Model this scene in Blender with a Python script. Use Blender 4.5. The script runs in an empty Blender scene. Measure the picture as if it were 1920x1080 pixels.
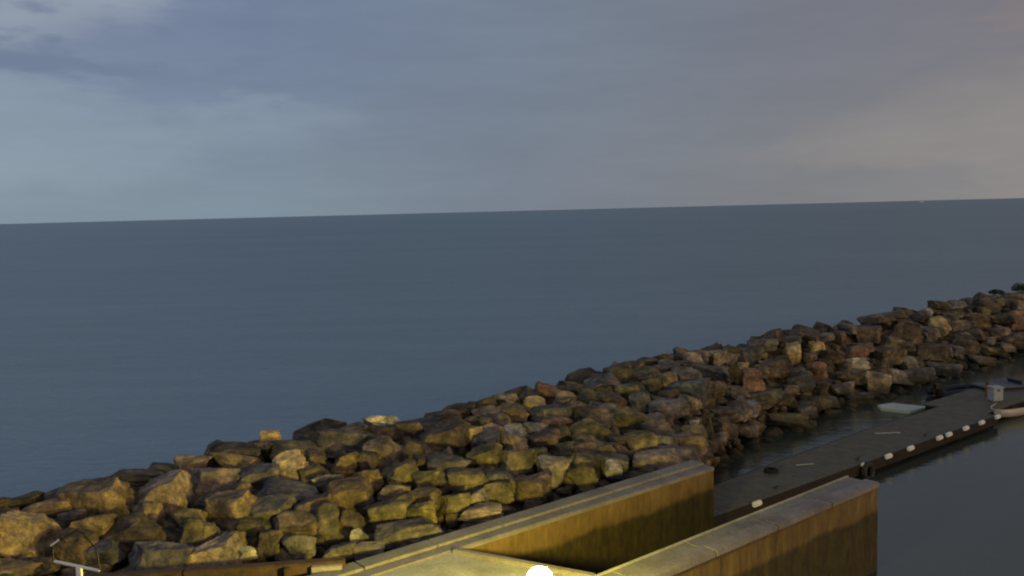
import bpy, bmesh, math, random
from mathutils import Vector, Matrix, noise
C = bpy.context.scene.collection
S = bpy.context.scene
R = math.radians

# ------------------------------------------------------------------ camera
H, F = 9.0, 1663.0                       # metres above the water; focal length in photo pixels (1920 wide)
ROLL = math.atan(49/1920); PITCH = math.atan(144.5/F)
fwd = Vector((0, math.cos(PITCH), -math.sin(PITCH)))
up0 = Vector((0, math.sin(PITCH), math.cos(PITCH))); rt0 = Vector((1, 0, 0))
cup = up0*math.cos(ROLL) + rt0*math.sin(ROLL)
crt = rt0*math.cos(ROLL) - up0*math.sin(ROLL)
cd = bpy.data.cameras.new('camera'); cam = bpy.data.objects.new('camera', cd); C.objects.link(cam)
cd.sensor_width = 36; cd.lens = 36*F/1920; cd.clip_end = 90000; cd.clip_start = 0.05
m = Matrix((crt, cup, -fwd)).transposed().to_4x4(); m.translation = (0, 0, H); cam.matrix_world = m
S.camera = cam
def ray(px, py): return (fwd*F + crt*(px-960) + cup*(540-py)).normalized()
def at(px, py, z=0.0):
    d = ray(px, py); return Vector((0, 0, H)) + d*((z-H)/d.z)
def atd(px, py, dist):
    d = ray(px, py); return Vector((0, 0, H)) + d*(dist/d.y)

# ------------------------------------------------------------------ light
SUN_AZ, SUN_EL = 120, 11                 # degrees clockwise from +Y, elevation
sd = Vector((math.sin(R(SUN_AZ))*math.cos(R(SUN_EL)), math.cos(R(SUN_AZ))*math.cos(R(SUN_EL)), math.sin(R(SUN_EL))))
sl = bpy.data.lights.new('sun', 'SUN'); sl.energy = 0.8; sl.angle = R(10); sl.color = (1, .70, .36)
so = bpy.data.objects.new('sun', sl); C.objects.link(so); so.rotation_euler = sd.to_track_quat('Z', 'Y').to_euler()
W = bpy.data.worlds.new('World'); S.world = W; W.use_nodes = True
def world():
    nt = W.node_tree; N = nt.nodes; L = nt.links; N.clear()
    out = N.new('ShaderNodeOutputWorld')
    sky = N.new('ShaderNodeTexSky'); sky.sky_type = 'NISHITA'; sky.sun_disc = False
    sky.sun_elevation = R(SUN_EL); sky.sun_rotation = R(SUN_AZ)
    b1 = N.new('ShaderNodeBackground'); b1.inputs[1].default_value = 0.05; L.new(sky.outputs[0], b1.inputs[0])
    tc = N.new('ShaderNodeTexCoord')
    sp = N.new('ShaderNodeSeparateXYZ'); L.new(tc.outputs['Generated'], sp.inputs[0])
    def mth(op, a, b=None, c=None):
        n = N.new('ShaderNodeMath'); n.operation = op
        for i, v in enumerate((a, b, c)):
            if v is None: continue
            if isinstance(v, (int, float)): n.inputs[i].default_value = v
            else: L.new(v, n.inputs[i])
        return n.outputs[0]
    az = mth('ARCTAN2', sp.outputs[0], sp.outputs[1])
    el = sp.outputs[2]
    def ramp(v, lo, hi, stops, interp='EASE'):
        mr = N.new('ShaderNodeMapRange'); L.new(v, mr.inputs[0]); mr.inputs[1].default_value = lo; mr.inputs[2].default_value = hi
        r = N.new('ShaderNodeValToRGB'); L.new(mr.outputs[0], r.inputs[0]); r.color_ramp.interpolation = interp
        e = r.color_ramp.elements
        while len(e) < len(stops): e.new(.5)
        for k, (p, c) in enumerate(stops): e[k].position = p; e[k].color = (*c, 1)
        return r.outputs[0]
    low = ramp(az, -.6, .6, [(0, (.240, .315, .375)), (.22, (.218, .285, .35)), (.5, (.188, .222, .278)), (.75, (.21, .218, .236)), (1, (.262, .250, .248))], 'LINEAR')
    high = ramp(az, -.6, .6, [(0, (.20, .25, .36)), (.28, (.172, .218, .325)), (.5, (.182, .228, .300)), (.75, (.185, .198, .24)), (1, (.195, .182, .208))], 'LINEAR')
    def mix(f, a, b, mode='MIX'):
        n = N.new('ShaderNodeMix'); n.data_type = 'RGBA'; n.blend_type = mode
        if isinstance(f, float): n.inputs[0].default_value = f
        else: L.new(f, n.inputs[0])
        for i, v in ((6, a), (7, b)):
            if isinstance(v, tuple): n.inputs[i].default_value = (*v, 1)
            else: L.new(v, n.inputs[i])
        return n.outputs[2]
    ef = N.new('ShaderNodeMapRange'); L.new(el, ef.inputs[0]); ef.inputs[1].default_value = 0.0; ef.inputs[2].default_value = .2; ef.interpolation_type = 'SMOOTHSTEP'
    base = mix(ef.outputs[0], low, high)
    # cloud sheets: soft noise, stretched along the horizon
    def nz(scale, sx, detail, rough, seed, w0=.4, w1=.7):
        mp = N.new('ShaderNodeMapping'); L.new(tc.outputs['Generated'], mp.inputs[0]); mp.inputs['Scale'].default_value = (1, 1, sx); mp.inputs['Location'].default_value = (seed, seed*.37, seed*.11)
        n = N.new('ShaderNodeTexNoise'); L.new(mp.outputs[0], n.inputs['Vector']); n.inputs['Scale'].default_value = scale
        n.inputs['Detail'].default_value = detail; n.inputs['Roughness'].default_value = rough
        r = N.new('ShaderNodeMapRange'); L.new(n.outputs[0], r.inputs[0]); r.inputs[1].default_value = w0; r.inputs[2].default_value = w1; r.interpolation_type = 'SMOOTHSTEP'
        return r.outputs[0]
    # brighter gaps between the sheets, stronger towards the left and the far right
    def lump(a0, e0, ra, re, wob):
        da = mth('DIVIDE', mth('SUBTRACT', mth('ADD', az, mth('MULTIPLY', wob, .25)), a0+.125), ra)
        de = mth('DIVIDE', mth('SUBTRACT', mth('ADD', el, mth('MULTIPLY', wob, .07)), e0+.035), re)
        dd = mth('ADD', mth('MULTIPLY', da, da), mth('MULTIPLY', de, de))
        r = N.new('ShaderNodeMapRange'); L.new(dd, r.inputs[0]); r.inputs[1].default_value = 0.05; r.inputs[2].default_value = 1.3
        r.inputs[3].default_value = 1; r.inputs[4].default_value = 0; r.interpolation_type = 'SMOOTHSTEP'
        return r.outputs[0]
    wob = nz(5.0, 3.0, 5, .55, 3.1, .25, .75)
    c1 = mix(mth('MULTIPLY', lump(-.56, .085, .34, .055, wob), .55), base, (.275, .345, .415))
    c2 = mix(mth('MULTIPLY', lump(-.53, .225, .18, .055, wob), .8), c1, (.32, .37, .44))
    c3 = mix(mth('MULTIPLY', lump(-.50, .165, .24, .026, wob), .75), c2, (.155, .205, .30))
    c4 = mix(mth('MULTIPLY', lump(.57, .065, .22, .075, wob), .6), c3, (.285, .262, .252))
    c4 = mix(mth('MULTIPLY', lump(.60, .175, .13, .035, wob), .5), c4, (.25, .21, .205))
    soft = nz(4.0, 5.0, 6, .6, 7.7, .3, .75)
    fine = nz(16.0, 7.0, 6, .62, 1.7, .3, .7)
    g = mth('ADD', mth('MULTIPLY', soft, .09), mth('MULTIPLY', fine, .022))
    cmb = N.new('ShaderNodeCombineColor'); gg = mth('ADD', g, .95)
    for i in range(3): L.new(gg, cmb.inputs[i])
    c5 = mix(1.0, c4, cmb.outputs[0], 'MULTIPLY')
    b2 = N.new('ShaderNodeBackground'); L.new(c5, b2.inputs[0]); b2.inputs[1].default_value = 1.0
    ms = N.new('ShaderNodeMixShader'); ms.inputs[0].default_value = .97
    L.new(b1.outputs[0], ms.inputs[1]); L.new(b2.outputs[0], ms.inputs[2]); L.new(ms.outputs[0], out.inputs[0])
world()
vs = S.view_settings; vs.view_transform = 'Standard'; vs.look = 'None'; vs.exposure = 0; vs.gamma = 1; vs.use_curve_mapping = False
S.cycles.filter_width = 2.1              # the small sensor's softness

# ------------------------------------------------------------------ helpers
def tag(o, label=None, cat=None, group=None, kind=None):
    for k, v in (('label', label), ('category', cat), ('group', group), ('kind', kind)):
        if v: o[k] = v
    return o
def empty(name, loc, rz=0):
    o = bpy.data.objects.new(name, None); C.objects.link(o); o.location = loc; o.rotation_euler.z = rz; o.empty_display_size = .2; return o
def obj(name, bm, mat, parent=None, smooth=False, bev=0):
    me = bpy.data.meshes.new(name)
    bmesh.ops.recalc_face_normals(bm, faces=bm.faces[:])
    if bev: bmesh.ops.bevel(bm, geom=[e for e in bm.edges if e.calc_face_angle(0) > .5], offset=bev, segments=2, affect='EDGES', clamp_overlap=True)
    bm.to_mesh(me); bm.free(); me.materials.append(mat)
    if smooth:
        for p in me.polygons: p.use_smooth = True
    o = bpy.data.objects.new(name, me); C.objects.link(o)
    if parent: o.parent = parent
    return o
def box(bm, c, s, rz=0, rx=0, ry=0):
    M = Matrix.Translation(c) @ Matrix.Rotation(rz, 4, 'Z') @ Matrix.Rotation(ry, 4, 'Y') @ Matrix.Rotation(rx, 4, 'X') @ Matrix.Diagonal((*s, 1))
    return bmesh.ops.create_cube(bm, size=1, matrix=M)
def tube(bm, a, b, r, r2=None, seg=12):
    a, b = Vector(a), Vector(b); d = b-a
    M = Matrix.Translation((a+b)/2) @ d.to_track_quat('Z', 'Y').to_matrix().to_4x4()
    bmesh.ops.create_cone(bm, cap_ends=True, segments=seg, radius1=r, radius2=r if r2 is None else r2, depth=d.length, matrix=M)
def prism(bm, pts, z0, z1):
    a = [bm.verts.new((p[0], p[1], z0)) for p in pts]; b = [bm.verts.new((p[0], p[1], z1)) for p in pts]
    n = len(pts); bm.faces.new(a); bm.faces.new(b)
    for i in range(n): bm.faces.new((a[i], a[(i+1) % n], b[(i+1) % n], b[i]))

class NT:
    def __init__(s, name):
        s.m = bpy.data.materials.new(name); s.m.use_nodes = True; s.t = s.m.node_tree; s.N = s.t.nodes; s.L = s.t.links; s.N.clear()
        s.out = s.N.new('ShaderNodeOutputMaterial'); s.tc = s.N.new('ShaderNodeTexCoord')
    def noise(s, scale, detail=6, rough=.6, coord='Object', stretch=(1, 1, 1), dist=0):
        mp = s.N.new('ShaderNodeMapping'); mp.inputs['Scale'].default_value = stretch
        if coord == 'World':
            g = s.N.new('ShaderNodeNewGeometry'); s.L.new(g.outputs['Position'], mp.inputs[0])
        else: s.L.new(s.tc.outputs[coord], mp.inputs[0])
        n = s.N.new('ShaderNodeTexNoise'); n.inputs['Scale'].default_value = scale; n.inputs['Detail'].default_value = detail
        n.inputs['Roughness'].default_value = rough; n.inputs['Distortion'].default_value = dist
        s.L.new(mp.outputs[0], n.inputs['Vector']); return n.outputs[0]
    def ramp(s, v, stops):
        r = s.N.new('ShaderNodeValToRGB'); s.L.new(v, r.inputs[0]); e = r.color_ramp.elements
        while len(e) < len(stops): e.new(.5)
        for k, (p, c) in enumerate(stops):
            e[k].position = p; e[k].color = (*c, 1) if isinstance(c, tuple) else (c, c, c, 1)
        return r.outputs[0]
    def mix(s, f, a, b, mode='MIX'):
        n = s.N.new('ShaderNodeMix'); n.data_type = 'RGBA'; n.blend_type = mode
        for i, v in ((0, f), (6, a), (7, b)):
            if isinstance(v, (int, float)): n.inputs[i].default_value = v
            elif isinstance(v, tuple): n.inputs[i].default_value = (*v, 1)
            else: s.L.new(v, n.inputs[i])
        return n.outputs[2]
    def math(s, op, a, b):
        n = s.N.new('ShaderNodeMath'); n.operation = op
        for i, v in enumerate((a, b)):
            if isinstance(v, (int, float)): n.inputs[i].default_value = v
            else: s.L.new(v, n.inputs[i])
        return n.outputs[0]
    def bump(s, h, strength, dist, normal=None):
        b = s.N.new('ShaderNodeBump'); b.inputs['Strength'].default_value = strength; b.inputs['Distance'].default_value = dist
        s.L.new(h, b.inputs['Height'])
        if normal: s.L.new(normal, b.inputs['Normal'])
        return b.outputs[0]
    def principled(s, col, rough=.8, normal=None, metal=0, spec=.3):
        p = s.N.new('ShaderNodeBsdfPrincipled')
        for k, v in (('Base Color', col), ('Roughness', rough)):
            if isinstance(v, tuple): p.inputs[k].default_value = (*v, 1)
            elif isinstance(v, (int, float)): p.inputs[k].default_value = v
            else: s.L.new(v, p.inputs[k])
        p.inputs['Metallic'].default_value = metal; p.inputs['Specular IOR Level'].default_value = spec
        if normal: s.L.new(normal, p.inputs['Normal'])
        s.L.new(p.outputs[0], s.out.inputs[0]); return s.m

def simple(name, col, rough=.6, var=.25, scale=6, spec=.3, metal=0, bump=.15):
    t = NT(name); n = t.noise(scale, 7, .65, 'World')
    dark = tuple(c*(1-var) for c in col); light = tuple(min(1, c*(1+var)) for c in col)
    return t.principled(t.ramp(n, [(.3, dark), (.7, light)]), rough, t.bump(n, bump, .02), metal, spec)

def mat_rock():
    t = NT('rock'); oi = t.N.new('ShaderNodeObjectInfo')
    # offset the texture per stone so no two read alike
    mp = t.N.new('ShaderNodeVectorMath'); mp.operation = 'ADD'; g = t.N.new('ShaderNodeNewGeometry')
    sc = t.N.new('ShaderNodeVectorMath'); sc.operation = 'SCALE'; cb = t.N.new('ShaderNodeCombineXYZ')
    for i in range(3): t.L.new(oi.outputs['Random'], cb.inputs[i])
    sc.inputs['Scale'].default_value = 37; t.L.new(cb.outputs[0], sc.inputs[0]); t.L.new(g.outputs['Position'], mp.inputs[0]); t.L.new(sc.outputs[0], mp.inputs[1])
    def nz(scale, detail=8, rough=.6, st=(1, 1, 1)):
        n = t.N.new('ShaderNodeTexNoise'); n.inputs['Scale'].default_value = scale; n.inputs['Detail'].default_value = detail; n.inputs['Roughness'].default_value = rough
        m2 = t.N.new('ShaderNodeMapping'); m2.inputs['Scale'].default_value = st; t.L.new(mp.outputs[0], m2.inputs[0]); t.L.new(m2.outputs[0], n.inputs['Vector']); return n.outputs[0]
    a, b, c = nz(1.4, 6, .6), nz(4.5, 8, .7), nz(17, 5, .6)
    col = t.mix(1.0, oi.outputs['Color'], t.ramp(a, [(.33, (.34, .34, .38)), (.5, (.80, .77, .74)), (.66, (1.65, 1.5, 1.2))]), 'MULTIPLY')
    col = t.mix(1.0, col, t.ramp(b, [(.3, (.38, .38, .38)), (.5, (.9, .9, .9)), (.68, (1.6, 1.52, 1.3))]), 'MULTIPLY')
    col = t.mix(t.ramp(nz(2.2, 7, .7), [(.56, 0.0), (.66, .6)]), col, (.075, .07, .035))         # lichen and old dirt
    ha = t.math('ADD', t.math('MULTIPLY', b, .7), t.math('MULTIPLY', c, .3))
    n1 = t.bump(ha, .8, .10); n2 = t.bump(nz(3.0, 3, .5, (1, 1, 3.2)), .45, .12, n1)
    sp = t.N.new('ShaderNodeSeparateXYZ'); t.L.new(g.outputs['Position'], sp.inputs[0])
    zz = t.math('ADD', sp.outputs[2], t.math('MULTIPLY', a, -.5))
    low_dark = t.N.new('ShaderNodeMapRange'); t.L.new(zz, low_dark.inputs[0]); low_dark.inputs[1].default_value = .0; low_dark.inputs[2].default_value = .35; low_dark.inputs[3].default_value = .75; low_dark.inputs[4].default_value = 0
    col = t.mix(low_dark.outputs[0], col, (.028, .026, .014))     # weed and wet below the high-water line
    return t.principled(col, .85, n2, spec=.2)
ROCK = mat_rock()

def mat_water(name, base, refl, rough, wave, depth, gl_tint=(1, 1, 1)):
    t = NT(name)
    w1 = t.noise(wave, 4, .6, 'World', (1, 2.2, 1), .4); w2 = t.noise(wave*.17, 3, .5, 'World', (1, 2.6, 1)); w3 = t.math('ADD', t.math('MULTIPLY', t.noise(.012, 4, .55, 'World', (.35, 1.6, 1)), .5), t.math('MULTIPLY', t.noise(.11, 5, .65, 'World', (.5, 2.4, 1)), .5))
    h = t.math('ADD', w1, t.math('MULTIPLY', w2, 2.0))
    nrm = t.bump(h, 1.0, depth)
    d = t.N.new('ShaderNodeBsdfDiffuse'); t.L.new(t.mix(w3, tuple(c*.5 for c in base), tuple(c*1.5 for c in base)), d.inputs[0]); t.L.new(nrm, d.inputs['Normal'])
    gl = t.N.new('ShaderNodeBsdfGlossy'); gl.inputs['Roughness'].default_value = rough; gl.inputs[0].default_value = (*gl_tint, 1); t.L.new(nrm, gl.inputs['Normal'])
    lw = t.N.new('ShaderNodeFresnel'); lw.inputs['IOR'].default_value = 1.33; t.L.new(nrm, lw.inputs['Normal'])
    mr = t.N.new('ShaderNodeMapRange'); t.L.new(lw.outputs[0], mr.inputs[0]); mr.inputs[1].default_value = 0; mr.inputs[2].default_value = .5
    mr.inputs[3].default_value = refl[0]; mr.inputs[4].default_value = refl[1]
    m_ = t.N.new('ShaderNodeMixShader'); t.L.new(mr.outputs[0], m_.inputs[0]); t.L.new(d.outputs[0], m_.inputs[1]); t.L.new(gl.outputs[0], m_.inputs[2])
    t.L.new(m_.outputs[0], t.out.inputs[0]); return t.m
SEA = mat_water('sea_water', (.145, .216, .245), (.19, .31), .28, 1.3, .22, (.9, .97, 1))
BASIN = mat_water('basin_water', (.036, .044, .034), (.15, .40), .07, 2.2, .008, (.9, 1, 1))

def mat_concrete(name, col, bumpy=.2):
    t = NT(name); a = t.noise(.9, 8, .65, 'World'); b = t.noise(14, 5, .6, 'World'); c = t.noise(5, 4, .5, 'World')
    k = t.ramp(a, [(.3, tuple(x*.62 for x in col)), (.52, col), (.72, tuple(x*1.25 for x in col))])
    k = t.mix(.35, k, t.ramp(b, [(.35, (.3, .3, .3)), (.65, (1, 1, 1))]), 'MULTIPLY')
    k = t.mix(t.ramp(c, [(.6, 0.0), (.72, .5)]), k, tuple(x*.5 for x in col))
    return t.principled(k, .85, t.bump(b, bumpy, .02))
CONC = mat_concrete('weathered_concrete', (.235, .215, .19)); CONC2 = mat_concrete('kerb_concrete', (.235, .205, .205)); PAVE = mat_concrete('paving_concrete', (.38, .36, .31))
DIRT = mat_concrete('packed_dirt', (.10, .075, .045), .6)
def mat_piling():                        # rusty sheet piles, with a much darker lower band, ragged along its top
    t = NT('rusty_sheet_piling'); g = t.N.new('ShaderNodeNewGeometry'); sp = t.N.new('ShaderNodeSeparateXYZ'); t.L.new(g.outputs['Position'], sp.inputs[0])
    n = t.noise(2.2, 7, .65, 'World', (1, 1, .35)); n2 = t.noise(7, 6, .6, 'World', (1, 1, .45)); n3 = t.noise(.7, 5, .6, 'World', (1, 1, .3))
    rust = t.ramp(n, [(.28, (.105, .064, .022)), (.5, (.155, .100, .036)), (.72, (.22, .145, .054))])
    rust = t.mix(1.0, rust, t.ramp(n2, [(.3, (.8, .78, .75)), (.6, (1.06, 1.06, 1.06))]), 'MULTIPLY')
    zz = t.math('ADD', sp.outputs[2], t.math('MULTIPLY', t.math('SUBTRACT', n3, .5), .45))
    f = t.ramp(zz, [(0, 1.0), (1, 0.0)])
    mr = t.N.new('ShaderNodeMapRange'); t.L.new(zz, mr.inputs[0]); mr.inputs[1].default_value = 1.50; mr.inputs[2].default_value = 1.62; mr.inputs[3].default_value = .9; mr.inputs[4].default_value = 0
    low_dark = t.ramp(n2, [(.3, (.026, .022, .009)), (.7, (.066, .049, .018))])
    return t.principled(t.mix(mr.outputs[0], rust, low_dark), .75, t.bump(n2, .3, .02), spec=.25)
PILE = mat_piling()
WOOD = simple('dark_timber', (.085, .05, .026), .8, .45, 5, bump=.5)
DECK = simple('grey_deck_boards', (.105, .096, .064), .6, .3, 2.5, bump=.3)
BLACKP = simple('black_rubber', (.02, .017, .015), .6, .3)
FASCIA = simple('dark_fascia_timber', (.022, .015, .011), .8, .4, 4)
WHITE = simple('white_plastic', (.80, .77, .74), .5, .06, 8)
WPAINT = simple('white_paint', (.85, .83, .76), .45, .05, 8)
PALE = simple('pale_green_fibreglass', (.50, .53, .42), .45, .12, 3)
CREAM = simple('cream_gelcoat', (.50, .44, .35), .4, .12, 3)
GREYP = simple('grey_plastic', (.36, .38, .39), .5, .12, 6)
BLACK = simple('black_steel', (.015, .015, .013), .5, .2)
DARKB = simple('dark_grey_rubberised_fabric', (.022, .025, .03), .55, .3)
REDD = simple('faded_red_paint', (.30, .10, .06), .6, .2)
LEAF = simple('dark_green_leaves', (.045, .08, .035), .7, .5, 9)
BARK = simple('grey_bark', (.10, .08, .06), .9, .3)

# ------------------------------------------------------------------ water and ground
ZC = 2.2                                  # top of the quay walls
def lerp(a, b, t): return a+(b-a)*t
# crest and foot of the breakwater, read along the photograph's columns and laid on their true heights
CREST = [(-500, 1005), (-200, 985), (0, 945), (110, 938), (200, 922), (330, 888), (440, 848), (560, 828), (700, 800), (850, 778), (1040, 722), (1200, 682), (1400, 640), (1560, 608), (1700, 581), (1850, 552), (1920, 545), (2040, 528), (2200, 508)]
FOOT = [(-500, 1290, 2.0), (-200, 1215, 2.0), (0, 1165, 2.0), (200, 1120, 2.0), (420, 1080, 2.0), (640, 1052, 2.0), (800, 1010, 2.0), (996, 949, 2.0), (1152, 904, 2.0), (1290, 868, 1.9), (1345, 858, .35), (1430, 828, 0), (1500, 803, 0), (1600, 762, 0), (1660, 742, 0), (1750, 718, 0), (1850, 692, 0), (1920, 668, 0), (2040, 645, 0), (2200, 615, 0)]
def plin(tab, x, k=1):
    for a, b in zip(tab, tab[1:]):
        if x <= b[0]: return lerp(a[k], b[k], (x-a[0])/(b[0]-a[0]))
    return tab[-1][k]
ZCR = 2.75
def crest(px): return at(px, plin(CREST, px)+4, ZCR)
def foot(px): return at(px, plin(FOOT, px), plin(FOOT, px, 2))
SEAW = Vector((-.68, .73, 0))             # towards the open water
def slope_pt(px, py):
    """the point of the breakwater's face seen at this pixel, and how far up the face it lies"""
    a, b = foot(px), crest(px); d = ray(px, py); o = Vector((0, 0, H))
    lo, hi = -.3, 1.25
    def err(t):
        p = lerp(a, b, t); q = p-o; return q.z/q.y - d.z/d.y
    for _ in range(40):
        mid = (lo+hi)/2
        if err(mid) < 0: lo = mid
        else: hi = mid
    return lerp(a, b, lo), lo

def sheet(name, pts, z, mat, kind='structure'):
    bm = bmesh.new(); bm.faces.new([bm.verts.new((p[0], p[1], z)) for p in pts]); o = obj(name, bm, mat); o['kind'] = kind
    if o.data.polygons[0].normal.z < 0: o.data.flip_normals()
    return o
sheet('sea', [(-60000, -300), (60000, -300), (60000, 60000), (-60000, 60000)], 0, SEA)
xs = [-500, -200, 0, 110, 200, 330, 440, 560, 700, 850, 1040, 1200, 1300, 1345, 1400, 1500, 1600, 1700, 1800, 1920, 2040, 2200]
mid = [lerp(foot(x), crest(x), .7) for x in xs]
EXT = (crest(2200)-crest(1700)).normalized()
sheet('harbour_water', [p.to_2d() for p in mid] + [(mid[-1]+EXT*160).to_2d(), (400, 100), (400, -200), (-80, -200), (-80, 0)], .02, BASIN)
# breakwater core under the boulders
def core():
    bm = bmesh.new(); rows = []
    cols = []
    for i in range(len(xs)-1):
        for k in range(4): cols.append(lerp(xs[i], xs[i+1], k/4))
    cols.append(xs[-1]); P = []
    for x in cols:
        f, c = foot(x), crest(x); P.append((f, c))
    for k in range(1, 12): P.append((P[len(cols)-1][0]+EXT*12*k, P[len(cols)-1][1]+EXT*12*k))
    f0, c0 = P[0]; d0 = (P[0][1]-P[1][1]).normalized(); d0.z = 0
    P = [(f0+d0*8*k, c0+d0*8*k) for k in range(6, 0, -1)] + P
    for f, c in P:
        prof = []
        low = f.copy(); low.z = min(f.z-.5, .9) if f.z > 1 else -.9
        for t in (0, .25, .5, .75, 1):
            q = lerp(f, c, t); q.z -= .42; prof.append(q)
        prof[0].z = low.z if f.z < 1 else f.z-.5
        for w, z in ((1.2, ZCR-.55), (4, .9), (7, -1.2)): q = c+SEAW*w; q.z = z; prof.append(q)
        if f.z < 1: q = f-SEAW*1.2; q.z = -1.4; prof.insert(0, q)
        else: q = f.copy(); q.z = -1; prof.insert(0, q)
        rows.append([bm.verts.new(q+Vector((0, 0, .18*noise.noise(q*.9)))) for q in prof])
    for r1, r2 in zip(rows, rows[1:]):
        for a in range(len(r1)-1): bm.faces.new((r1[a], r1[a+1], r2[a+1], r2[a]))
    o = obj('embankment', bm, simple('gap_shade_rubble', (.10, .082, .05), .9, .6, 3, bump=.8)); o['kind'] = 'structure'  # shade of the gaps between boulders put into this dark colour
core()

# ------------------------------------------------------------------ boulders
def rock_mesh(seed, sub=4, blocky=.6):
    rnd = random.Random(seed); bm = bmesh.new()
    bmesh.ops.create_icosphere(bm, subdivisions=sub, radius=1.0)
    planes = []
    for ax in range(3):                   # quarried blocks: three rough pairs of faces, then broken corners
        for sgn in (-1, 1):
            n = Vector((rnd.gauss(0, .22), rnd.gauss(0, .22), rnd.gauss(0, .22))); n[ax] += sgn; planes.append((n.normalized(), rnd.uniform(.45, .68)))
    for _ in range(rnd.randint(4, 8)):
        n = Vector((rnd.gauss(0, 1), rnd.gauss(0, 1), rnd.gauss(0, .9))).normalized(); planes.append((n, rnd.uniform(.62, .86)))
    off = Vector((rnd.uniform(0, 99), rnd.uniform(0, 99), rnd.uniform(0, 99)))
    for v in bm.verts:
        p = v.co.copy()
        for _ in range(2):
            for n, d in planes:
                k = p.dot(n)-d
                if k > 0: p -= n*k*.97
        dirn = v.co.normalized()
        p += dirn*(.05*noise.noise(p*1.6+off)+.04*noise.noise(p*4+off)+.035*noise.noise(p*8+off)+.02*noise.noise(p*17+off))
        # bedding steps
        s = noise.noise(Vector((p.x*.7, p.y*.7, p.z*5))+off); p += dirn*.03*max(-1, min(1, s*5))
        v.co = p
    mn = [min(v.co[i] for v in bm.verts) for i in range(3)]; mx = [max(v.co[i] for v in bm.verts) for i in range(3)]
    for v in bm.verts:
        for i in range(3): v.co[i] = (v.co[i]-mn[i])/(mx[i]-mn[i])-.5
    me = bpy.data.meshes.new('boulder'); bm.to_mesh(me); bm.free(); me.materials.append(ROCK)
    for p in me.polygons: p.use_smooth = True
    return me
HI = [rock_mesh(100+i, 5) for i in range(16)]; LO = [rock_mesh(300+i, 4) for i in range(22)]
TONES = {'lit_gold': ((.56, .43, .21), 'golden-lit'), 'ochre': ((.30, .225, .12), 'ochre'), 'tan': ((.32, .255, .18), 'tan'), 'pale': ((.46, .43, .34), 'pale grey'),  # golden stones: warm lamp and sun light put into their colour
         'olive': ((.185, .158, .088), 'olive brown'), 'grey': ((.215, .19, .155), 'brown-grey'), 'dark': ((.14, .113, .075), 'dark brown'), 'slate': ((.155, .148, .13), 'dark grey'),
         'red': ((.30, .185, .12), 'reddish pink'), 'brown': ((.18, .138, .095), 'brown')}
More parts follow.
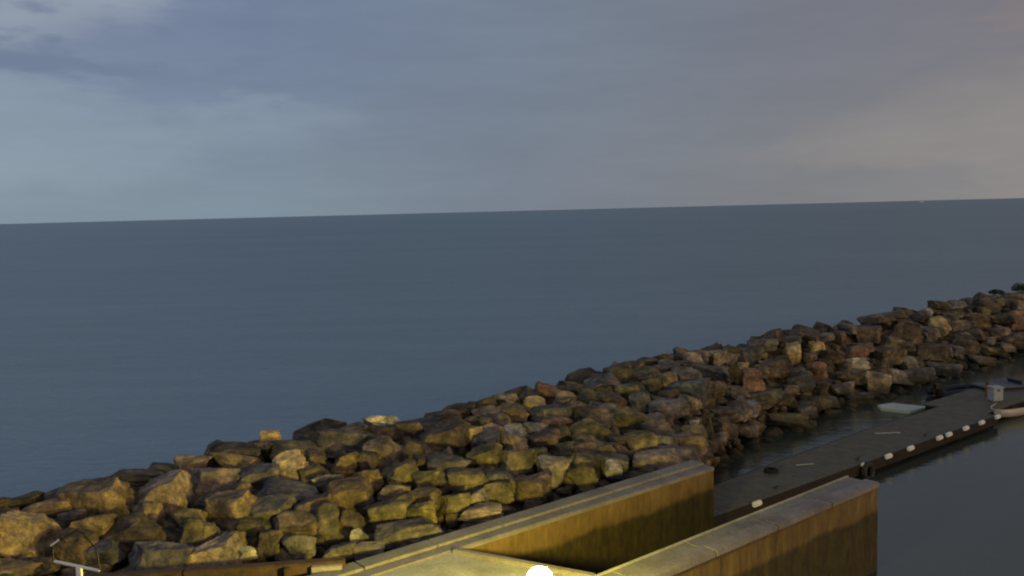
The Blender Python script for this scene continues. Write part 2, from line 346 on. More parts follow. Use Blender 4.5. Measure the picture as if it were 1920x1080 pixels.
PL = [  # centre x, y, width, height in photo pixels, colour
 (60,1010,118,92,'lit_gold'),(188,945,130,78,'ochre'),(305,935,92,80,'tan'),(392,904,98,52,'tan'),(362,873,64,30,'tan'),(448,866,98,32,'ochre'),(435,850,112,30,'dark'),
 (507,827,36,34,'lit_gold'),(92,953,86,28,'ochre'),(40,942,64,24,'olive'),(150,928,80,24,'dark'),(268,897,100,22,'olive'),(8,978,44,40,'dark'),(168,992,95,50,'ochre'),
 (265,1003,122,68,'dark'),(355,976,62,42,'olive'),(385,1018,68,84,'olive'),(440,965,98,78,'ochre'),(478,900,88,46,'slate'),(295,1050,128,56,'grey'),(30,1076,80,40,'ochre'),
 (75,1060,70,34,'dark'),(460,1039,38,22,'pale'),(142,1030,66,56,'brown'),(432,1022,50,50,'dark'),(130,974,46,34,'slate'),(548,882,74,62,'lit_gold'),(562,846,92,22,'olive'),
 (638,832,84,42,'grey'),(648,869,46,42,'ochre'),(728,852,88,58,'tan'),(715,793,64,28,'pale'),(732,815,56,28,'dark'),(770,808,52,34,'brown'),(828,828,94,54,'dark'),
 (886,820,36,42,'lit_gold'),(838,884,84,52,'slate'),(620,908,62,38,'grey'),(537,932,132,42,'slate'),(656,932,84,50,'brown'),(740,930,58,40,'tan'),(728,963,92,50,'olive'),
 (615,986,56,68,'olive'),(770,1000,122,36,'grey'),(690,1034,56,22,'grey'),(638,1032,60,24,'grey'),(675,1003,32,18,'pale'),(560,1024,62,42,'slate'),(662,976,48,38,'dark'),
 (882,908,80,50,'olive'),(502,968,92,60,'slate'),(503,1018,60,50,'dark'),(862,771,54,20,'dark'),(912,777,52,24,'tan'),(958,778,60,38,'ochre'),(1001,763,46,32,'lit_gold'),
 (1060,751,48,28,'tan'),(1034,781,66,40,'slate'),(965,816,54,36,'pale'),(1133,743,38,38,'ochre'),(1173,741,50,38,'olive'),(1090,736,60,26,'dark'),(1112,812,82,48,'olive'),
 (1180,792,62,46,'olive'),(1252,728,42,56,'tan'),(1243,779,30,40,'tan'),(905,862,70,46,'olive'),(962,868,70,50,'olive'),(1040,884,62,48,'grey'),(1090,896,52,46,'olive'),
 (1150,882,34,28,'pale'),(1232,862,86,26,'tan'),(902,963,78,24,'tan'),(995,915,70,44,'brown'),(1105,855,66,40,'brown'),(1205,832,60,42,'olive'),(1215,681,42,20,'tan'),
 (1298,679,38,30,'tan'),(1346,670,40,24,'tan'),(1390,687,24,16,'lit_gold'),(1403,716,42,42,'red'),(1372,700,34,28,'dark'),(1484,664,30,36,'lit_gold'),(1430,646,52,18,'grey'),
 (1476,641,46,18,'slate'),(1532,653,30,26,'lit_gold'),(1531,698,34,34,'red'),(1280,726,34,44,'brown'),(1290,756,46,24,'tan'),(1301,792,20,10,'pale'),(1400,767,40,26,'pale'),
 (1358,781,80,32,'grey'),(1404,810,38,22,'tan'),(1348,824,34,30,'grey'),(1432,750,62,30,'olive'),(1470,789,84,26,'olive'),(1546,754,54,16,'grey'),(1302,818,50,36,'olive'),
 (1452,692,56,34,'brown'),(1758,616,38,36,'lit_gold'),(1828,602,48,24,'ochre'),(1795,612,36,22,'tan'),(1692,622,56,36,'brown'),(1605,681,42,20,'pale'),(1606,662,42,24,'red'),
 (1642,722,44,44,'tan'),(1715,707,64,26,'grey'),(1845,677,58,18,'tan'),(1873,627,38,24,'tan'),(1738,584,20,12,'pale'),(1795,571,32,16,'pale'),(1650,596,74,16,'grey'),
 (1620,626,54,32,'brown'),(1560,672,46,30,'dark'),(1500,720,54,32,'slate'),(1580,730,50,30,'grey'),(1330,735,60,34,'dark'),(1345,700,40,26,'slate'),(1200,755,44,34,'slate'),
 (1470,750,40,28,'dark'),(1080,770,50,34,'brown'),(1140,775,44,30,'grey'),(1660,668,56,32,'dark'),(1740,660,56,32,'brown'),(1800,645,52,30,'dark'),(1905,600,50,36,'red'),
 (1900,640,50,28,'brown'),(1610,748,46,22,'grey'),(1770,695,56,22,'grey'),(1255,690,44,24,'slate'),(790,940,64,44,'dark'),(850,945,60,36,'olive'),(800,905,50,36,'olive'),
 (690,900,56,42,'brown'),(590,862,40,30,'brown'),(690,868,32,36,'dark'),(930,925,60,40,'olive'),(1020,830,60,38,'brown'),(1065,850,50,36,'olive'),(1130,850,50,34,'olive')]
rocks = []   # dicts
def add_rock(P, t, px, py, w, h, dep, tone, yaw, tilt, seed):
    rocks.append(dict(P=P, t=t, px=px, py=py, w=w, h=h, dep=dep, tone=tone, yaw=yaw, tilt=tilt, seed=seed))
rnd = random.Random(11)
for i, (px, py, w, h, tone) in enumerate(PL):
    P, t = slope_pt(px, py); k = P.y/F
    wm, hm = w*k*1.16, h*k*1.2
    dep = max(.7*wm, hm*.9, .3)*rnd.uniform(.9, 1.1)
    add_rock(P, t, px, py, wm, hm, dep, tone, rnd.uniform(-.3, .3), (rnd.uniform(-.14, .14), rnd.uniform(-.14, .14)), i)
# the rest of the armour: laid on the face wherever no stone stands yet
NPL = len(rocks); cand = []
for x0 in range(-80, 2060, 6):
    a, b = foot(x0), crest(x0)
    for j in range(14):
        px = x0+rnd.uniform(-3, 3); t = rnd.uniform(-.06, 1.02); a, b = foot(px), crest(px); P = lerp(a, b, t); cand.append((rnd.random(), px, t, P))
cand.sort(key=lambda c: c[0]); 
def topix(P):
    q = P-Vector((0, 0, H)); z = q.dot(fwd); return 960+F*q.dot(crt)/z, 540-F*q.dot(cup)/z
LIM = 298
for _, px, t, P in cand:
    if len(rocks) >= LIM: break
    wm = rnd.choice((rnd.uniform(.75, 1.2), rnd.uniform(1.0, 1.6), rnd.uniform(1.4, 2.0)))*(1 if P.y < 45 else 1.1); ok = True
    if wm > 1.25 and t > .9: continue
    fa, fb = foot(px), crest(px); n_ = abs((fb-fa).dot(SEAW))
    if t*n_ < (.42*wm+.12 if px < 1360 else .38*wm): continue
    for q in rocks:
        dd = (P-q['P']); dist = math.hypot(dd.x, dd.y)
        if dist < (wm+max(q['w'], q['dep']))*.335: ok = False; break
    if not ok: continue
    hm = wm*(rnd.uniform(.55, .85) if P.y < 34 else rnd.uniform(.42, .66)); x_, y_ = topix(P)
    if x_ < -60 or x_ > 1990 or y_ > 1110: continue
    tone = rnd.choices(['dark', 'brown', 'olive', 'grey', 'slate', 'tan', 'ochre', 'red'], [5, 6, 6, 5, 3, 1.6, 1.2, .3])[0]
    add_rock(P+Vector((0, 0, rnd.uniform(-.15, .02))), t, x_, y_, wm, hm, wm*rnd.uniform(.7, 1), tone, rnd.uniform(-3, 3), (rnd.uniform(-.2, .2), rnd.uniform(-.2, .2)), rnd.randint(0, 999))
print('rocks', len(rocks), 'placed', NPL)
SEG = [(210, 'near the wire-framed post', 'post'), (420, 'above the left of timber beam', 'beamleft'), (640, 'above the right of timber beam', 'x'), (860, 'behind the near capped wall', 'x'), (1100, 'behind the globe lamp', 'x'),
       (1345, "behind the capped wall's far end", 'x'), (1520, "beyond the dock's near half", 'x'), (1640, 'left of the pale board', 'x'), (1760, 'behind the pale board', 'x'), (1850, 'behind the dark dinghy', 'x'), (9999, 'behind the dock box', 'x')]
ROWS = [(.12, 'foot'), (.37, 'lower slope'), (.63, 'mid slope'), (.86, 'upper slope'), (9, 'crest')]
ORD = ['first', 'second', 'third', 'fourth', 'fifth', 'sixth', 'seventh', 'eighth', 'ninth', 'tenth']; NUM = ['', 'one', 'two', 'three', 'four', 'five', 'six', 'seven', 'eight', 'nine', 'ten']
bag = {}
for q in rocks:
    area = q['w']*q['h']
    size = 'big' if area > 1.35 else 'small' if area < .5 else 'mid-sized'
    shape = 'slab' if q['w'] > 2.1*q['h'] else 'upright boulder' if q['h'] > .97*q['w'] else 'boulder'
    seg = next(s[1] for s in SEG if q['px'] < s[0]); row = next(r[1] for r in ROWS if q['t'] < r[0])
    bag.setdefault((size, TONES[q['tone']][1], shape, row, seg), []).append(q)
for (size, tone, shape, row, seg), qs in bag.items():
    qs.sort(key=lambda q: q['px']); n = len(qs)
    for i, q in enumerate(qs):
        if n == 1: q['label'] = f'{size} {tone} {shape} on the {row} {seg}'
        elif n == 2: q['label'] = f"{'left' if i == 0 else 'right'} of two {size} {tone} {shape}s, {row} {seg}".replace("the capped wall's far end", "far wall end").replace("the dock's near half", "near dock")
        else: q['label'] = f"{'leftmost' if i == 0 else 'rightmost' if i == n-1 else ORD[i]+' from left'} of {NUM[n]} {size} {tone} {shape}s, {row} {seg}".replace("the capped wall's far end", "far wall end").replace("the dock's near half", "near dock")
for q in rocks:
    near = q['P'].y < 27
    me = (HI[q['seed'] % len(HI)] if near else LO[q['seed'] % len(LO)])
    o = bpy.data.objects.new('boulder', me); C.objects.link(o); o.location = q['P']
    o.rotation_euler = (q['tilt'][0], q['tilt'][1], q['yaw']+(math.pi if q['seed'] % 2 else 0))
    o.scale = (q['w'], q['dep'], q['h'])
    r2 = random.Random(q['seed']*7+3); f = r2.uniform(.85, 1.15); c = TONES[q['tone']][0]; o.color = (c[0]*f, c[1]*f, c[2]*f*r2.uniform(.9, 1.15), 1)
    tag(o, q['label'], 'boulder', 'armour boulders of the breakwater')
# chinking stones between the boulders and the sea-side slope: nobody could count them
def rubble():
    rnd = random.Random(5); src = [rock_mesh(700+i, 2) for i in range(6)]
    vs_, fs_ = [], []
    def put(P, s, me):
        M = Matrix.Rotation(rnd.uniform(0, 6.3), 3, 'Z') @ Matrix.Rotation(rnd.uniform(-.6, .6), 3, 'X'); b = len(vs_)
        sc = (s*rnd.uniform(.8, 1.2), s*rnd.uniform(.7, 1), s*rnd.uniform(.5, .8))
        for v in me.vertices: vs_.append(M @ Vector((v.co.x*sc[0], v.co.y*sc[1], v.co.z*sc[2]))+P)
        for p in me.polygons: fs_.append([b+i for i in p.vertices])
    for _ in range(1500):
        px = rnd.uniform(-120, 2080); t = rnd.uniform(-.03, 1.0); P = lerp(foot(px), crest(px), t); P.z -= rnd.uniform(.22, .45)
        put(P, rnd.uniform(.3, .75), rnd.choice(src))
    for _ in range(620):
        px = rnd.uniform(-450, 2180); w = rnd.uniform(.3, 6); P = crest(px)+SEAW*w; P.z = ZCR-.55-max(0, w-1.2)*.55; put(P, rnd.uniform(.9, 1.6), rnd.choice(src))
    for _ in range(900):
        k = rnd.uniform(0, 110); P = lerp(foot(2200), crest(2200), rnd.uniform(0, 1))+EXT*k; P.z -= .3; put(P, rnd.uniform(.9, 1.6), rnd.choice(src))
    for _ in range(330):
        px = rnd.uniform(1985, 2205); P = lerp(foot(px), crest(px), rnd.uniform(0, 1)); P.z -= .2; put(P, rnd.uniform(.9, 1.6), rnd.choice(src))
    for _ in range(260):
        px = rnd.uniform(-500, -60); P = lerp(foot(px), crest(px), rnd.uniform(0, 1)); P.z -= .3; put(P, rnd.uniform(.9, 1.6), rnd.choice(src))
    for _ in range(70):                   # low stones awash along the foot
        px = rnd.uniform(1345, 2150); P = foot(px)-SEAW*rnd.uniform(-.3, .35); P.z = rnd.uniform(-.2, .0); put(P, rnd.uniform(.3, .8), rnd.choice(src))
    me = bpy.data.meshes.new('rubble'); me.from_pydata(vs_, [], fs_); me.materials.append(ROCK); me.update()
    for p in me.polygons: p.use_smooth = True
    o = bpy.data.objects.new('rubble', me); C.objects.link(o); o.color = (.16, .128, .08, 1)
    tag(o, 'dark loose rubble filling the gaps between the breakwater boulders', 'rubble', kind='stuff')
rubble()

# ------------------------------------------------------------------ quay walls
def frame(a, b):
    d = (b-a); d.z = 0; L_ = d.length; d.normalize(); n = Vector((d.y, -d.x, 0)); return d, n, L_    # n points right of travel: the harbour side
def corrugated(bm, a, d, n, L_, z0, z1, pitch=.62, dep=.010):
    k = int(L_/pitch); pts = []
    for i in range(k+1):
        for f, o_ in ((0, 0), (.36, 0), (.5, dep), (.86, dep)):
            s = (i+f)*pitch
            if s <= L_: pts.append(a+d*s-n*o_)
    pts.append(a+d*L_)
    lo = [bm.verts.new((p.x, p.y, z0)) for p in pts]; hi = [bm.verts.new((p.x, p.y, z1)) for p in pts]
    for i in range(len(pts)-1): bm.faces.new((lo[i], lo[i+1], hi[i+1], hi[i]))
def box_along(bm, a, d, n, s0, s1, o0, o1, z0, z1):
    pts = [a+d*s0+n*o0, a+d*s1+n*o0, a+d*s1+n*o1, a+d*s0+n*o1]; prism(bm, [p.to_2d() for p in pts], z0, z1)
# far wall: rocks behind it, the slip in front
FL0, FL1 = at(655, 1058, ZC), at(1336, 852, ZC); FR = at(1336, 871, ZC)
fd, fn, fl = frame(FL0, FL1); fwid = (FR-FL1).dot(fn); fwid = .74
FL0 = FL0-fd*5; fl += 5-.85
wall1 = empty('quay_wall', FL0); tag(wall1, 'rusty sheet pile quay wall with pale concrete cap holding back the boulders', 'quay wall')
def loc(o, e):                             # parent without moving
    o.parent = e; o.matrix_parent_inverse = Matrix.Translation(-e.location) if not e.rotation_euler.z else e.matrix_basis.inverted(); return o
bm = bmesh.new()
nseg = 9
for i in range(nseg):
    s0 = fl*i/nseg; s1 = fl*(i+1)/nseg-.02; box_along(bm, FL0, fd, fn, s0, s1, 0, fwid*.55, ZC-.14, ZC+.03)
loc(obj('cap', bm, CONC, bev=.015), wall1)
bm = bmesh.new(); box_along(bm, FL0, fd, fn, 0, fl, fwid*.55+.003, fwid, ZC-.12, ZC-.02); loc(obj('edge_beam', bm, CONC2, bev=.02), wall1)
bm = bmesh.new(); A = FL0+fn*(fwid-.04); corrugated(bm, A, fd, fn, fl, -1.5, ZC-.12)
e0 = FL0+fd*fl
vv = [bm.verts.new((p.x, p.y, z)) for p, z in ((e0+fn*(fwid-.04), -1.5), (e0+fn*.05, -1.5), (e0+fn*.05, ZC-.13), (e0+fn*(fwid-.04), ZC-.13))]; bm.faces.new(vv)
loc(obj('sheet_piling', bm, PILE), wall1)
# right jetty
JL0, JL1 = at(1130, 1076, ZC), at(1606, 889, ZC); JR0, JR1 = at(1243, 1080, ZC), at(1650, 907, ZC)
jd, jn, _ = frame(JR0, JR1); jl = (JR1-JR0).length+9; JR0 = JR0-jd*9; jw = .5*abs((JL0-JR1).dot(jn))+.5*abs((JL1-JR1).dot(jn))
wall2 = empty('jetty', JR0); tag(wall2, 'narrow concrete-topped jetty with rusty sheet piling facing the open basin', 'jetty')
bm = bmesh.new()
for i in range(8):
    s0 = jl*i/8; s1 = jl*(i+1)/8-.02; box_along(bm, JR0, jd, jn, s0, s1, -jw, -jw*.47, ZC-.14, ZC)
loc(obj('cap', bm, CONC, bev=.015), wall2)
bm = bmesh.new(); 
for i in range(8):
    s0 = jl*i/8; s1 = jl*(i+1)/8-.015; box_along(bm, JR0, jd, jn, s0, s1, -jw*.47+.004, 0, ZC-.09, ZC+.05)
loc(obj('kerb', bm, CONC2, bev=.02), wall2)
bm = bmesh.new(); box_along(bm, JR0, jd, jn, 0, jl, -jw-.06, -jw-.003, ZC-.16, ZC+.02); loc(obj('edging', bm, mat_concrete('pale_edging', (.42, .40, .33)), bev=.01), wall2)
bm = bmesh.new(); corrugated(bm, JR0-jn*.05, jd, jn, jl, -1.5, ZC-.09); q = JR0-jn*(jw-.06)
corrugated(bm, q, jd, -jn, jl, -1.5, ZC-.14); e1 = JR0+jd*jl
vv = [bm.verts.new((p.x, p.y, z)) for p, z in ((e1-jn*.05, -1.5), (e1-jn*(jw-.06), -1.5), (e1-jn*(jw-.06), ZC-.15), (e1-jn*.05, ZC-.15))]; bm.faces.new(vv)
loc(obj('sheet_piling', bm, PILE), wall2)
# quay paving at the head of the slip
Q1 = at(841, 1022, ZC); Q1 = FL0+fn*(fwid+.004)+fd*((Q1-FL0).dot(fd)); Q2 = at(1150, 1083, ZC); qd = (Q2-Q1); qd.z = 0; qd.normalize()
# where the head meets the jetty's slip side
a2 = JR0-jn*(jw+.065)
den = qd.x*jd.y-qd.y*jd.x; dq = a2-Q1; tt = (dq.x*jd.y-dq.y*jd.x)/den; Q2 = Q1+qd*tt
edge_l = FL0+fn*(fwid+.004); back = Vector((0, -40, 0))
bm = bmesh.new(); pts = [edge_l, Q1, Q2, a2, a2+Vector((0, -30, 0)), edge_l+Vector((0, -30, 0))]; prism(bm, [p.to_2d() for p in pts], -1.5, ZC-.05)
o = obj('quay_paving', bm, PAVE); o['kind'] = 'structure'
nn = Vector((qd.y, -qd.x, 0))
if nn.y > 0: nn = -nn
bm = bmesh.new(); prism(bm, [p.to_2d() for p in (Q1+qd*.01, Q2-qd*.01, Q2-qd*.01+nn*.16, Q1+qd*.01+nn*.16)], ZC-.3, ZC+.03)
o = obj('kerb', bm, CONC2, bev=.02); tag(o, 'raised pale kerb across the head of the slip by the lamp', 'kerb')
# packed ground left of the wall, below the timber beam
B0, B1 = at(120, 1086, 2.35), at(648, 1049, 2.35)
bd = (B1-B0).normalized(); bn = Vector((-bd.y, bd.x, 0))
B0 = B0-bd*10
g = [B0-bn*.05, B1-bn*.05, FL0+fd*((B1-FL0).dot(fd)-.1), FL0, FL0+Vector((0, -30, 0)), B0+Vector((0, -30, 0))]
bm = bmesh.new(); prism(bm, [(p.x, p.y) for p in g], -1.5, ZC-.10); o = obj('ground', bm, DIRT); o['kind'] = 'structure'
beam = empty('timber_beam', B0); tag(beam, 'long dark timber edging beam at the foot of the boulders', 'beam')
bm = bmesh.new(); bl = (B1-B0).length
for i in range(5):
    s0, s1 = bl*i/5, bl*(i+1)/5-.015; pts = [B0+bd*s0+bn*.13, B0+bd*s1+bn*.13, B0+bd*s1-bn*.09, B0+bd*s0-bn*.09]; prism(bm, [p.to_2d() for p in pts], 2.12, 2.36+.012*(i % 2))
loc(obj('rail', bm, WOOD, bev=.02), beam)
for i in range(7):
    s = bl*(i+.5)/7; p = B0+bd*s-bn*.17; bm = bmesh.new(); box(bm, (p.x, p.y, 2.2), (.12, .12, .26), math.atan2(bd.y, bd.x)); loc(obj('post', bm, WOOD, bev=.01), beam)
# little marker pegs and a block in front of the beam
for k, (px, py, w, h) in enumerate([(486, 1076, .06, .14), (519, 1073, .17, .10), (541, 1068, .07, .07)]):
    p = at(px, py+3, 2.12); bm = bmesh.new(); box(bm, (0, 0, h/2), (w, .08, h), .2)
    if k == 1: box(bm, (.02, .01, h*.5), (w*.6, .14, h*.7), .6)
    o = obj(['marker_peg', 'pale_stone', 'pale_stone'][k], bm, WHITE if k == 0 else mat_concrete('pale_stone', (.5, .46, .38)), bev=.012); o.location = p
    tag(o, ['short white peg standing in front of the timber beam', 'broken pale stone lying in front of timber beam', 'tiny pale stone beside the beam, right of the others'][k], ['peg', 'stone', 'stone'][k])
p = at(614, 1074, 2.12); bm = bmesh.new(); box(bm, (0, 0, .09), (.58, .34, .2), .10); box(bm, (.1, .05, .2), (.3, .2, .03), .10)
o = obj('concrete_block', bm, mat_concrete('block_concrete', (.40, .35, .30)), bev=.02); o.location = p; tag(o, 'low pale concrete block where the timber beam meets the quay wall', 'concrete block')

# ------------------------------------------------------------------ globe lamp on the quay
def lamp():
    P = atd(1012, 1088, 13.0); base = Vector((P.x, P.y, ZC-.05)); e = empty('street_lamp', base)
    tag(e, 'glowing yellow globe lamp on a dark post on the quay', 'street lamp'); h = P.z-base.z
    bm = bmesh.new(); tube(bm, (0, 0, 0), (0, 0, .08), .17, seg=20); tube(bm, (0, 0, .08), (0, 0, .4), .11, .06, 20); obj('base', bm, BLACK, e, bev=.01)
    bm = bmesh.new(); tube(bm, (0, 0, .4), (0, 0, h-.27), .055, .04, 16); obj('post', bm, BLACK, e)
    bm = bmesh.new(); tube(bm, (0, 0, h-.27), (0, 0, h-.17), .05, .11, 20); tube(bm, (0, 0, h-.17), (0, 0, h-.15), .12, .12, 20); obj('fitter', bm, BLACK, e)
    t = NT('lit_globe'); em = t.N.new('ShaderNodeEmission'); em.inputs[0].default_value = (1, .84, .12, 1); em.inputs[1].default_value = 1550; t.L.new(em.outputs[0], t.out.inputs[0])
    bm = bmesh.new(); bmesh.ops.create_uvsphere(bm, u_segments=32, v_segments=20, radius=.20, matrix=Matrix.Translation((0, 0, h))); obj('globe', bm, t.m, e, True)
lamp()

# ------------------------------------------------------------------ floating dock
ZD = .45
DN0, DN1 = at(1412, 942, ZD), at(1862, 781, ZD)
dd, dn, dl = frame(DN0, DN1)
ds = -4.5; de = dl+.3; DW = 2.5
def dw(s): return lerp(1.75, 2.25, min(1, max(0, s/10)))
dock = empty('floating_dock', DN0+dd*ds); tag(dock, 'long dark floating dock with white bumpers along its outer edge', 'dock')
bm = bmesh.new(); k = 0; s = ds
while s < de:                             # boards laid across
    box_along(bm, DN0, dd, dn, s, min(s+.14, de), -dw(s), 0, ZD-.04, ZD+random.Random(k).uniform(-.003, .004)); s += .15; k += 1
loc(obj('deck', bm, DECK), dock)
bm = bmesh.new(); box_along(bm, DN0, dd, dn, ds, de, .003, .06, ZD-.34, ZD-.01); [prism(bm, [(DN0+dd*a_-dn*(dw(a_)+o_)).to_2d() for a_, o_ in ((u_, .003), (v_, .003), (v_, .06), (u_, .06))], ZD-.34, ZD-.01) for u_, v_ in ((ds, 0), (0, 10), (10, de))]; loc(obj('fascia', bm, FASCIA), dock)
for i in range(6):
    s0 = lerp(ds, de, i/6)+.3; s1 = lerp(ds, de, (i+1)/6)-.3; bm = bmesh.new(); box_along(bm, DN0, dd, dn, s0, s1, -dw(s0)+.15, -.12, -.25, ZD-.05); loc(obj('float', bm, BLACKP, bev=.03), dock)
for (px, py) in [(1412, 942), (1604, 867), (1646, 851), (1686, 836), (1741, 817), (1760, 811), (1794, 800), (1827, 790), (1861, 780)]:
    p = at(px, py, ZD-.02); s = (p-DN0).dot(dd); p = DN0+dd*s+dn*.10; bm = bmesh.new()
    box(bm, (p.x, p.y, ZD-.02), (.38, .13, .15), math.atan2(dd.y, dd.x)); loc(obj('edge_bumper', bm, WHITE, bev=.035), dock)
for s in (1.5, 6, 10.5):
    p = DN0+dd*s-dn*.3; bm = bmesh.new(); a_ = p-dd*.13; b_ = p+dd*.13; tube(bm, (a_.x, a_.y, ZD+.07), (b_.x, b_.y, ZD+.07), .016); 
    for q_ in (p-dd*.05, p+dd*.05): tube(bm, (q_.x, q_.y, ZD), (q_.x, q_.y, ZD+.07), .014)
    loc(obj('cleat', bm, BLACK), dock)
# coil of rope, boathook, tyre
def coil(name, c, label, mat, R0=.2, turns=4):
    bm = bmesh.new(); pts = []
    for i in range(turns*20): a_ = i/20*math.tau; r_ = R0*(1-.12*(i//20 % 2)); pts.append(Vector((r_*math.cos(a_), r_*math.sin(a_), .02+i/20*.03)))
    for a_, b_ in zip(pts, pts[1:]): tube(bm, a_, b_+(b_-a_)*.1, .018, seg=6)
    o = obj(name, bm, mat, smooth=True); o.location = c; tag(o, label, 'rope'); return o
coil('rope_coil', at(1446, 886, ZD), 'dark coil of rope on the near end of the floating dock', BLACKP, .22)
p = at(1508, 871, ZD+.03); bm = bmesh.new(); tube(bm, (-.28, -.04, 0), (.28, .04, 0), .016); tube(bm, (.28, .04, 0), (.34, .0, 0), .012); tube(bm, (.24, .035, 0), (.30, .11, 0), .012); o = obj('boathook', bm, GREYP); o.location = p
tag(o, 'short pale boathook lying on the deck right of the rope coil', 'boathook')
p = at(1660, 812, ZD+.03); bm = bmesh.new(); box(bm, (0, 0, 0), (.8, .07, .03), .03); box(bm, (.45, 0, .0), (.2, .15, .02), .03); o = obj('paddle', bm, GREYP, bev=.006); o.location = p; tag(o, 'grey paddle lying on the middle of the dock', 'paddle')
def torus(bm, c, n_, R0, r0, a=24, b=10):
    q = Vector(n_).to_track_quat('Z', 'Y'); vs2 = []
    for i in range(a):
        u = i/a*math.tau; ring = []
        for j in range(b):
            v = j/b*math.tau; ring.append(bm.verts.new(Vector(c)+q @ Vector(((R0+r0*math.cos(v))*math.cos(u), (R0+r0*math.cos(v))*math.sin(u), r0*math.sin(v)))))
        vs2.append(ring)
    for i in range(a):
        for j in range(b): bm.faces.new((vs2[i][j], vs2[(i+1) % a][j], vs2[(i+1) % a][(j+1) % b], vs2[i][(j+1) % b]))
p = at(1626, 884, .2); bm = bmesh.new(); torus(bm, (0, 0, 0), (dn.x, dn.y, .1), .24, .10); o = obj('tyre_fender', bm, BLACKP, smooth=True); o.location = DN0+dd*((p-DN0).dot(dd))+dn*.17+Vector((0, 0, .2-ZD))
tag(o, 'black tyre fender hanging off the dock edge beyond the jetty end', 'fender')
# pale flat board at the dock's inner edge
cs = [at(x_, y_, .14) for x_, y_ in ((1645, 759), (1672, 755), (1742, 762), (1706, 771), (1652, 765))]
bm = bmesh.new(); prism(bm, [c.to_2d() for c in cs], -.06, .14); o = obj('pale_board', bm, PALE, bev=.02); tag(o, 'pale flat board floating beside the inner edge of the floating dock', 'board')
# cross dock at the far end, mostly beyond the frame
X0 = DN0+dd*(de+.02)
cross = empty('cross_dock', X0); tag(cross, 'dark cross dock joining the end of the floating dock at right', 'dock')
bm = bmesh.new(); s = -.2
XW = 2.2
while s < 7: box_along(bm, X0, dd, dn, s+.2, s+.34, -DW-.5, -.5, ZD-.07, ZD-.01); s += .15
loc(obj('deck', bm, DECK), cross)
bm = bmesh.new(); box_along(bm, X0, dd, dn, 0.05, 7.2, -DW-.4, -.55, -.2, ZD-.08); loc(obj('float', bm, BLACKP), cross)

def hull_mesh(L_, B_, D_, nose=.45, n=18, thick=.05, stern=.8):
    """open boat hull along +x, keel at z=0"""
    bm = bmesh.new(); st = []
    prof = [(0, 0), (.55, .08), (.85, .35), (1, 1), (1-thick/B_*2, 1), (.80, .40), (.5, .22), (0, .18)]
    for i in range(n+1):
        t = i/n; x = (t-.5)*L_
        w = B_/2*(stern+(1-stern)*min(1, t/.4))*(1 if t < 1-nose else max(.02, math.sqrt(max(0, 1-((t-(1-nose))/nose)**2.2))))
        sheer = D_*(1+.25*max(0, t-.4)**2/.36); rise = D_*.5*max(0, (t-.7)/.3)**2
        row = []
        for y, z in prof: row.append((x, y*w, rise+(sheer-rise)*z))
        for y, z in prof[-2:0:-1]: row.append((x, -y*w, rise+(sheer-rise)*z))
        st.append([bm.verts.new(v) for v in row])
    m_ = len(st[0])
    for a, b in zip(st, st[1:]):
        for j in range(m_): bm.faces.new((a[j], a[(j+1) % m_], b[(j+1) % m_], b[j]))
    h = (m_)//2
    bm.faces.new(st[0]); bm.faces.new(st[-1]); return bm
# cream skiff at the dock corner, running out of frame
p0, p1 = at(1864, 779, .25), at(1990, 735, .25); p = (p0+p1)/2; ang = math.atan2(p1.y-p0.y, p1.x-p0.x)+math.pi; L_ = (p1-p0).length
e = empty('skiff', (p.x, p.y, -.02), ang); tag(e, 'cream open skiff moored at the dock corner, cut by the right edge', 'boat')
obj('hull', hull_mesh(L_, 1.3, .42), CREAM, e, True)
for x in (-.2, .22): bm = bmesh.new(); box(bm, (x*L_, 0, .3), (.26, 1.05, .04)); obj('thwart', bm, WOOD, e)
# dark dinghy with tube sides
p = at(1803, 735, .2); e = empty('dinghy', (p.x, p.y, .1), R(15)); tag(e, 'low dark inflatable dinghy tied beyond the end of the dock', 'dinghy')
bm = bmesh.new(); pts = [(-1.3, -.5), (.6, -.5), (1.1, -.33), (1.4, 0), (1.1, .33), (.6, .5), (-1.3, .5)]
for a_, b_ in zip(pts, pts[1:]):
    tube(bm, (*a_, .16), (*b_, .16), .19, seg=14)
for a_ in pts: bmesh.ops.create_uvsphere(bm, u_segments=14, v_segments=8, radius=.19, matrix=Matrix.Translation((*a_, .16)))
obj('tube', bm, DARKB, e, True); bm = bmesh.new(); box(bm, (-.1, 0, .08), (2.4, .8, .05)); obj('floor', bm, BLACKP, e); bm = bmesh.new(); box(bm, (-1.25, 0, .2), (.05, .75, .35)); obj('transom', bm, WOOD, e)
bm = bmesh.new(); box(bm, (-1.36, 0, .46), (.28, .2, .26)); box(bm, (-1.36, 0, .15), (.1, .08, .5)); obj('outboard_motor', bm, BLACK, e, bev=.03)
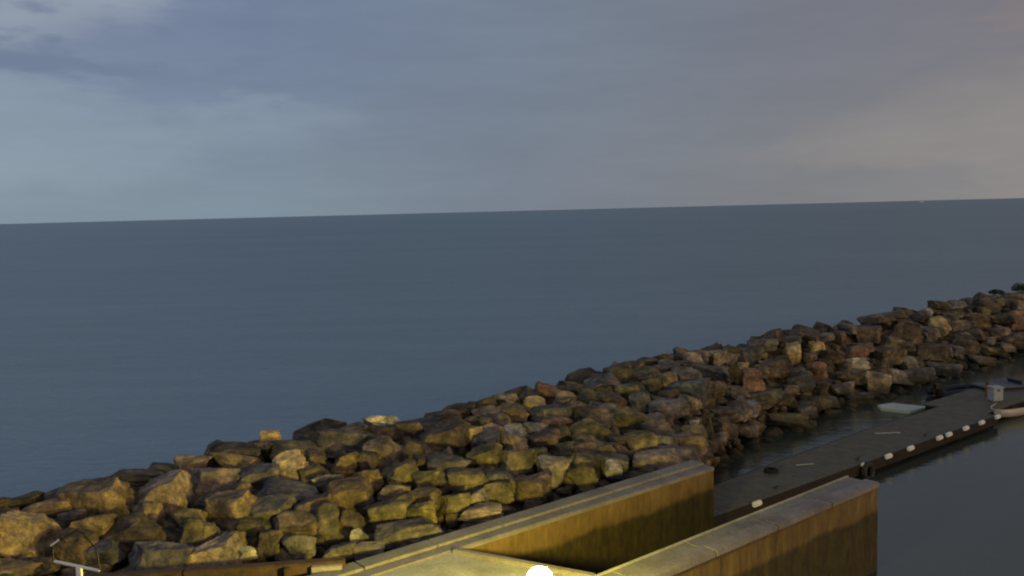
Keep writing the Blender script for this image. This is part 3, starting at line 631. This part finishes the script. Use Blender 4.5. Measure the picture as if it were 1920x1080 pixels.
# dock box and the red-topped post beside it
p = at(1866, 750, ZD); e = empty('dock_box', (p.x, p.y, ZD-.01), R(8)); tag(e, 'upright light grey dock box standing near the right edge', 'dock box')
bm = bmesh.new(); box(bm, (0, 0, .27), (.48, .4, .54)); obj('body', bm, GREYP, e, bev=.03)
bm = bmesh.new(); box(bm, (0, 0, .57), (.53, .46, .07)); obj('lid', bm, GREYP, e, bev=.02); bm = bmesh.new(); box(bm, (0, -.214, .46), (.12, .02, .05)); obj('latch', bm, BLACK, e)
p = at(1851, 742, ZD); e = empty('mooring_post', (p.x, p.y, -1)); tag(e, 'short dark mooring post with faded red band beside the dock box', 'post')
bm = bmesh.new(); tube(bm, (0, 0, 0), (0, 0, 1.5), .085, seg=16); tube(bm, (0, 0, 1.95), (0, 0, 2.12), .085, .05, 16); obj('post', bm, BARK, e); bm = bmesh.new(); tube(bm, (0, 0, 1.5), (0, 0, 1.95), .09, seg=16); obj('band', bm, REDD, e)
# covered runabout beyond the box
p = at(1905, 742, .2); e = empty('runabout', (p.x+.3, p.y+.8, .02), R(10)); tag(e, 'small dark motorboat with grey cover behind the dock box', 'motorboat')
obj('hull', hull_mesh(3.9, 1.6, .5), DARKB, e, True); bm = bmesh.new()
prism(bm, [(-1.7, -.6), (.6, -.62), (1.4, -.2), (1.4, .2), (.6, .62), (-1.7, .6)], .5, .58); obj('cover', bm, simple('grey_boat_cover', (.13, .135, .14), .8, .3), e, bev=.03)
bm = bmesh.new(); box(bm, (.1, 0, .68), (.05, .9, .2), 0, 0, -.35); obj('windscreen', bm, simple('smoked_glass', (.05, .06, .07), .1), e)

# ------------------------------------------------------------------ white post with a tilted arm and a thin black frame (bottom left)
def vane():
    D = 9.0; q = lambda x, y, dz=0: atd(x, y, D+dz)
    foot_ = q(148, 1120); base = Vector((foot_.x, foot_.y, ZC-.1)); e = empty('signal_post', base)
    tag(e, 'thin white post with tilted white arm and black wire frame, bottom left', 'post')
    def seg(name, pts, r, mat, flat=None):
        bm = bmesh.new()
        for a_, b_ in zip(pts, pts[1:]): tube(bm, a_-base, b_-base, r, seg=10)
        obj(name, bm, mat, e)
    top = q(148, 1062); bm = bmesh.new(); h = (top-base).z; box(bm, (top.x-base.x, top.y-base.y, h/2), (.052, .052, h)); obj('post', bm, WPAINT, e, bev=.006)
    a_, b_ = q(101, 1052), q(187, 1070); c_ = (a_+b_)/2-base; d_ = b_-a_; bm = bmesh.new(); box(bm, c_, (d_.length, .03, .022), 0, 0, -math.atan2(d_.z, d_.x)); obj('arm', bm, WPAINT, e, bev=.004)
    seg('wire_frame', [q(100, 1051), q(99, 1030), q(96, 1023), q(143, 994), q(155, 1000), q(181, 1030), q(187, 1069)], .0065, BLACK)
    bm = bmesh.new(); a_, b_ = q(95, 1023), q(110, 1013); tube(bm, a_-base, b_-base, .010); obj('clip', bm, WPAINT, e)
vane()

# ------------------------------------------------------------------ shrub on the crest and the far boat
def shrub(px, py, hgt, wid, label, seed):
    r = random.Random(seed); P = crest(px); P = P+Vector((0, 0, .1)); e = empty('shrub', P); tag(e, label, 'shrub', 'shrubs on the crest')
    bm = bmesh.new()
    for i in range(9):
        a = r.uniform(0, 6.3); t_ = Vector((math.cos(a)*wid*.4, math.sin(a)*wid*.4, hgt*r.uniform(.5, .95))); tube(bm, (0, 0, -.3), t_, .02, .006, 6)
    obj('stem', bm, BARK, e); bm = bmesh.new()
    for i in range(700):
        a = r.uniform(0, 6.3); rr = wid*.5*math.sqrt(r.random()); z = hgt*(.1+.9*r.random()*(1-.6*(rr/wid*2)**2)); c = Vector((math.cos(a)*rr, math.sin(a)*rr, z))
        M = Matrix.Translation(c) @ Matrix.Rotation(r.uniform(0, 6.3), 4, 'Z') @ Matrix.Rotation(r.uniform(0, 3), 4, 'X'); s_ = r.uniform(.04, .08)
        v = [bm.verts.new(M @ Vector(k_)) for k_ in ((-s_, 0, 0), (0, -s_*.5, 0), (s_, 0, 0), (0, s_*.5, 0))]; bm.faces.new(v)
    obj('foliage', bm, LEAF, e)
shrub(1912, 545, .62, 1.0, 'dark green tufted shrub on the breakwater crest at the right edge', 2)
shrub(1868, 550, .32, .9, 'low dark green shrub on the crest left of taller tuft', 3)
def far_boat():
    P = at(1728, 0, 0) if False else Vector((ray(1728, 376).x/ray(1728, 376).y*4200, 4200, 0)); e = empty('motor_yacht', P, R(8)); tag(e, 'tiny white motor yacht on the horizon at right', 'boat')
    obj('hull', hull_mesh(21, 5, 2.6), WPAINT, e, True); bm = bmesh.new(); prism(bm, [(-8, -2), (3, -2), (6, 0), (3, 2), (-8, 2)], 2.4, 4.6); obj('cabin', bm, WPAINT, e, bev=.1)
    bm = bmesh.new(); prism(bm, [(-5, -1.6), (1, -1.6), (2.4, 0), (1, 1.6), (-5, 1.6)], 4.6, 6.2); obj('flybridge', bm, WPAINT, e, bev=.1)
    bm = bmesh.new(); prism(bm, [(-7.5, -2.03), (3, -2.03), (3, -2.005), (-7.5, -2.005)], 3.3, 4.1); obj('window_band', bm, BLACK, e); bm = bmesh.new(); tube(bm, (-3, 0, 6.2), (-3, 0, 8.6), .08); obj('mast', bm, WPAINT, e)
far_boat()
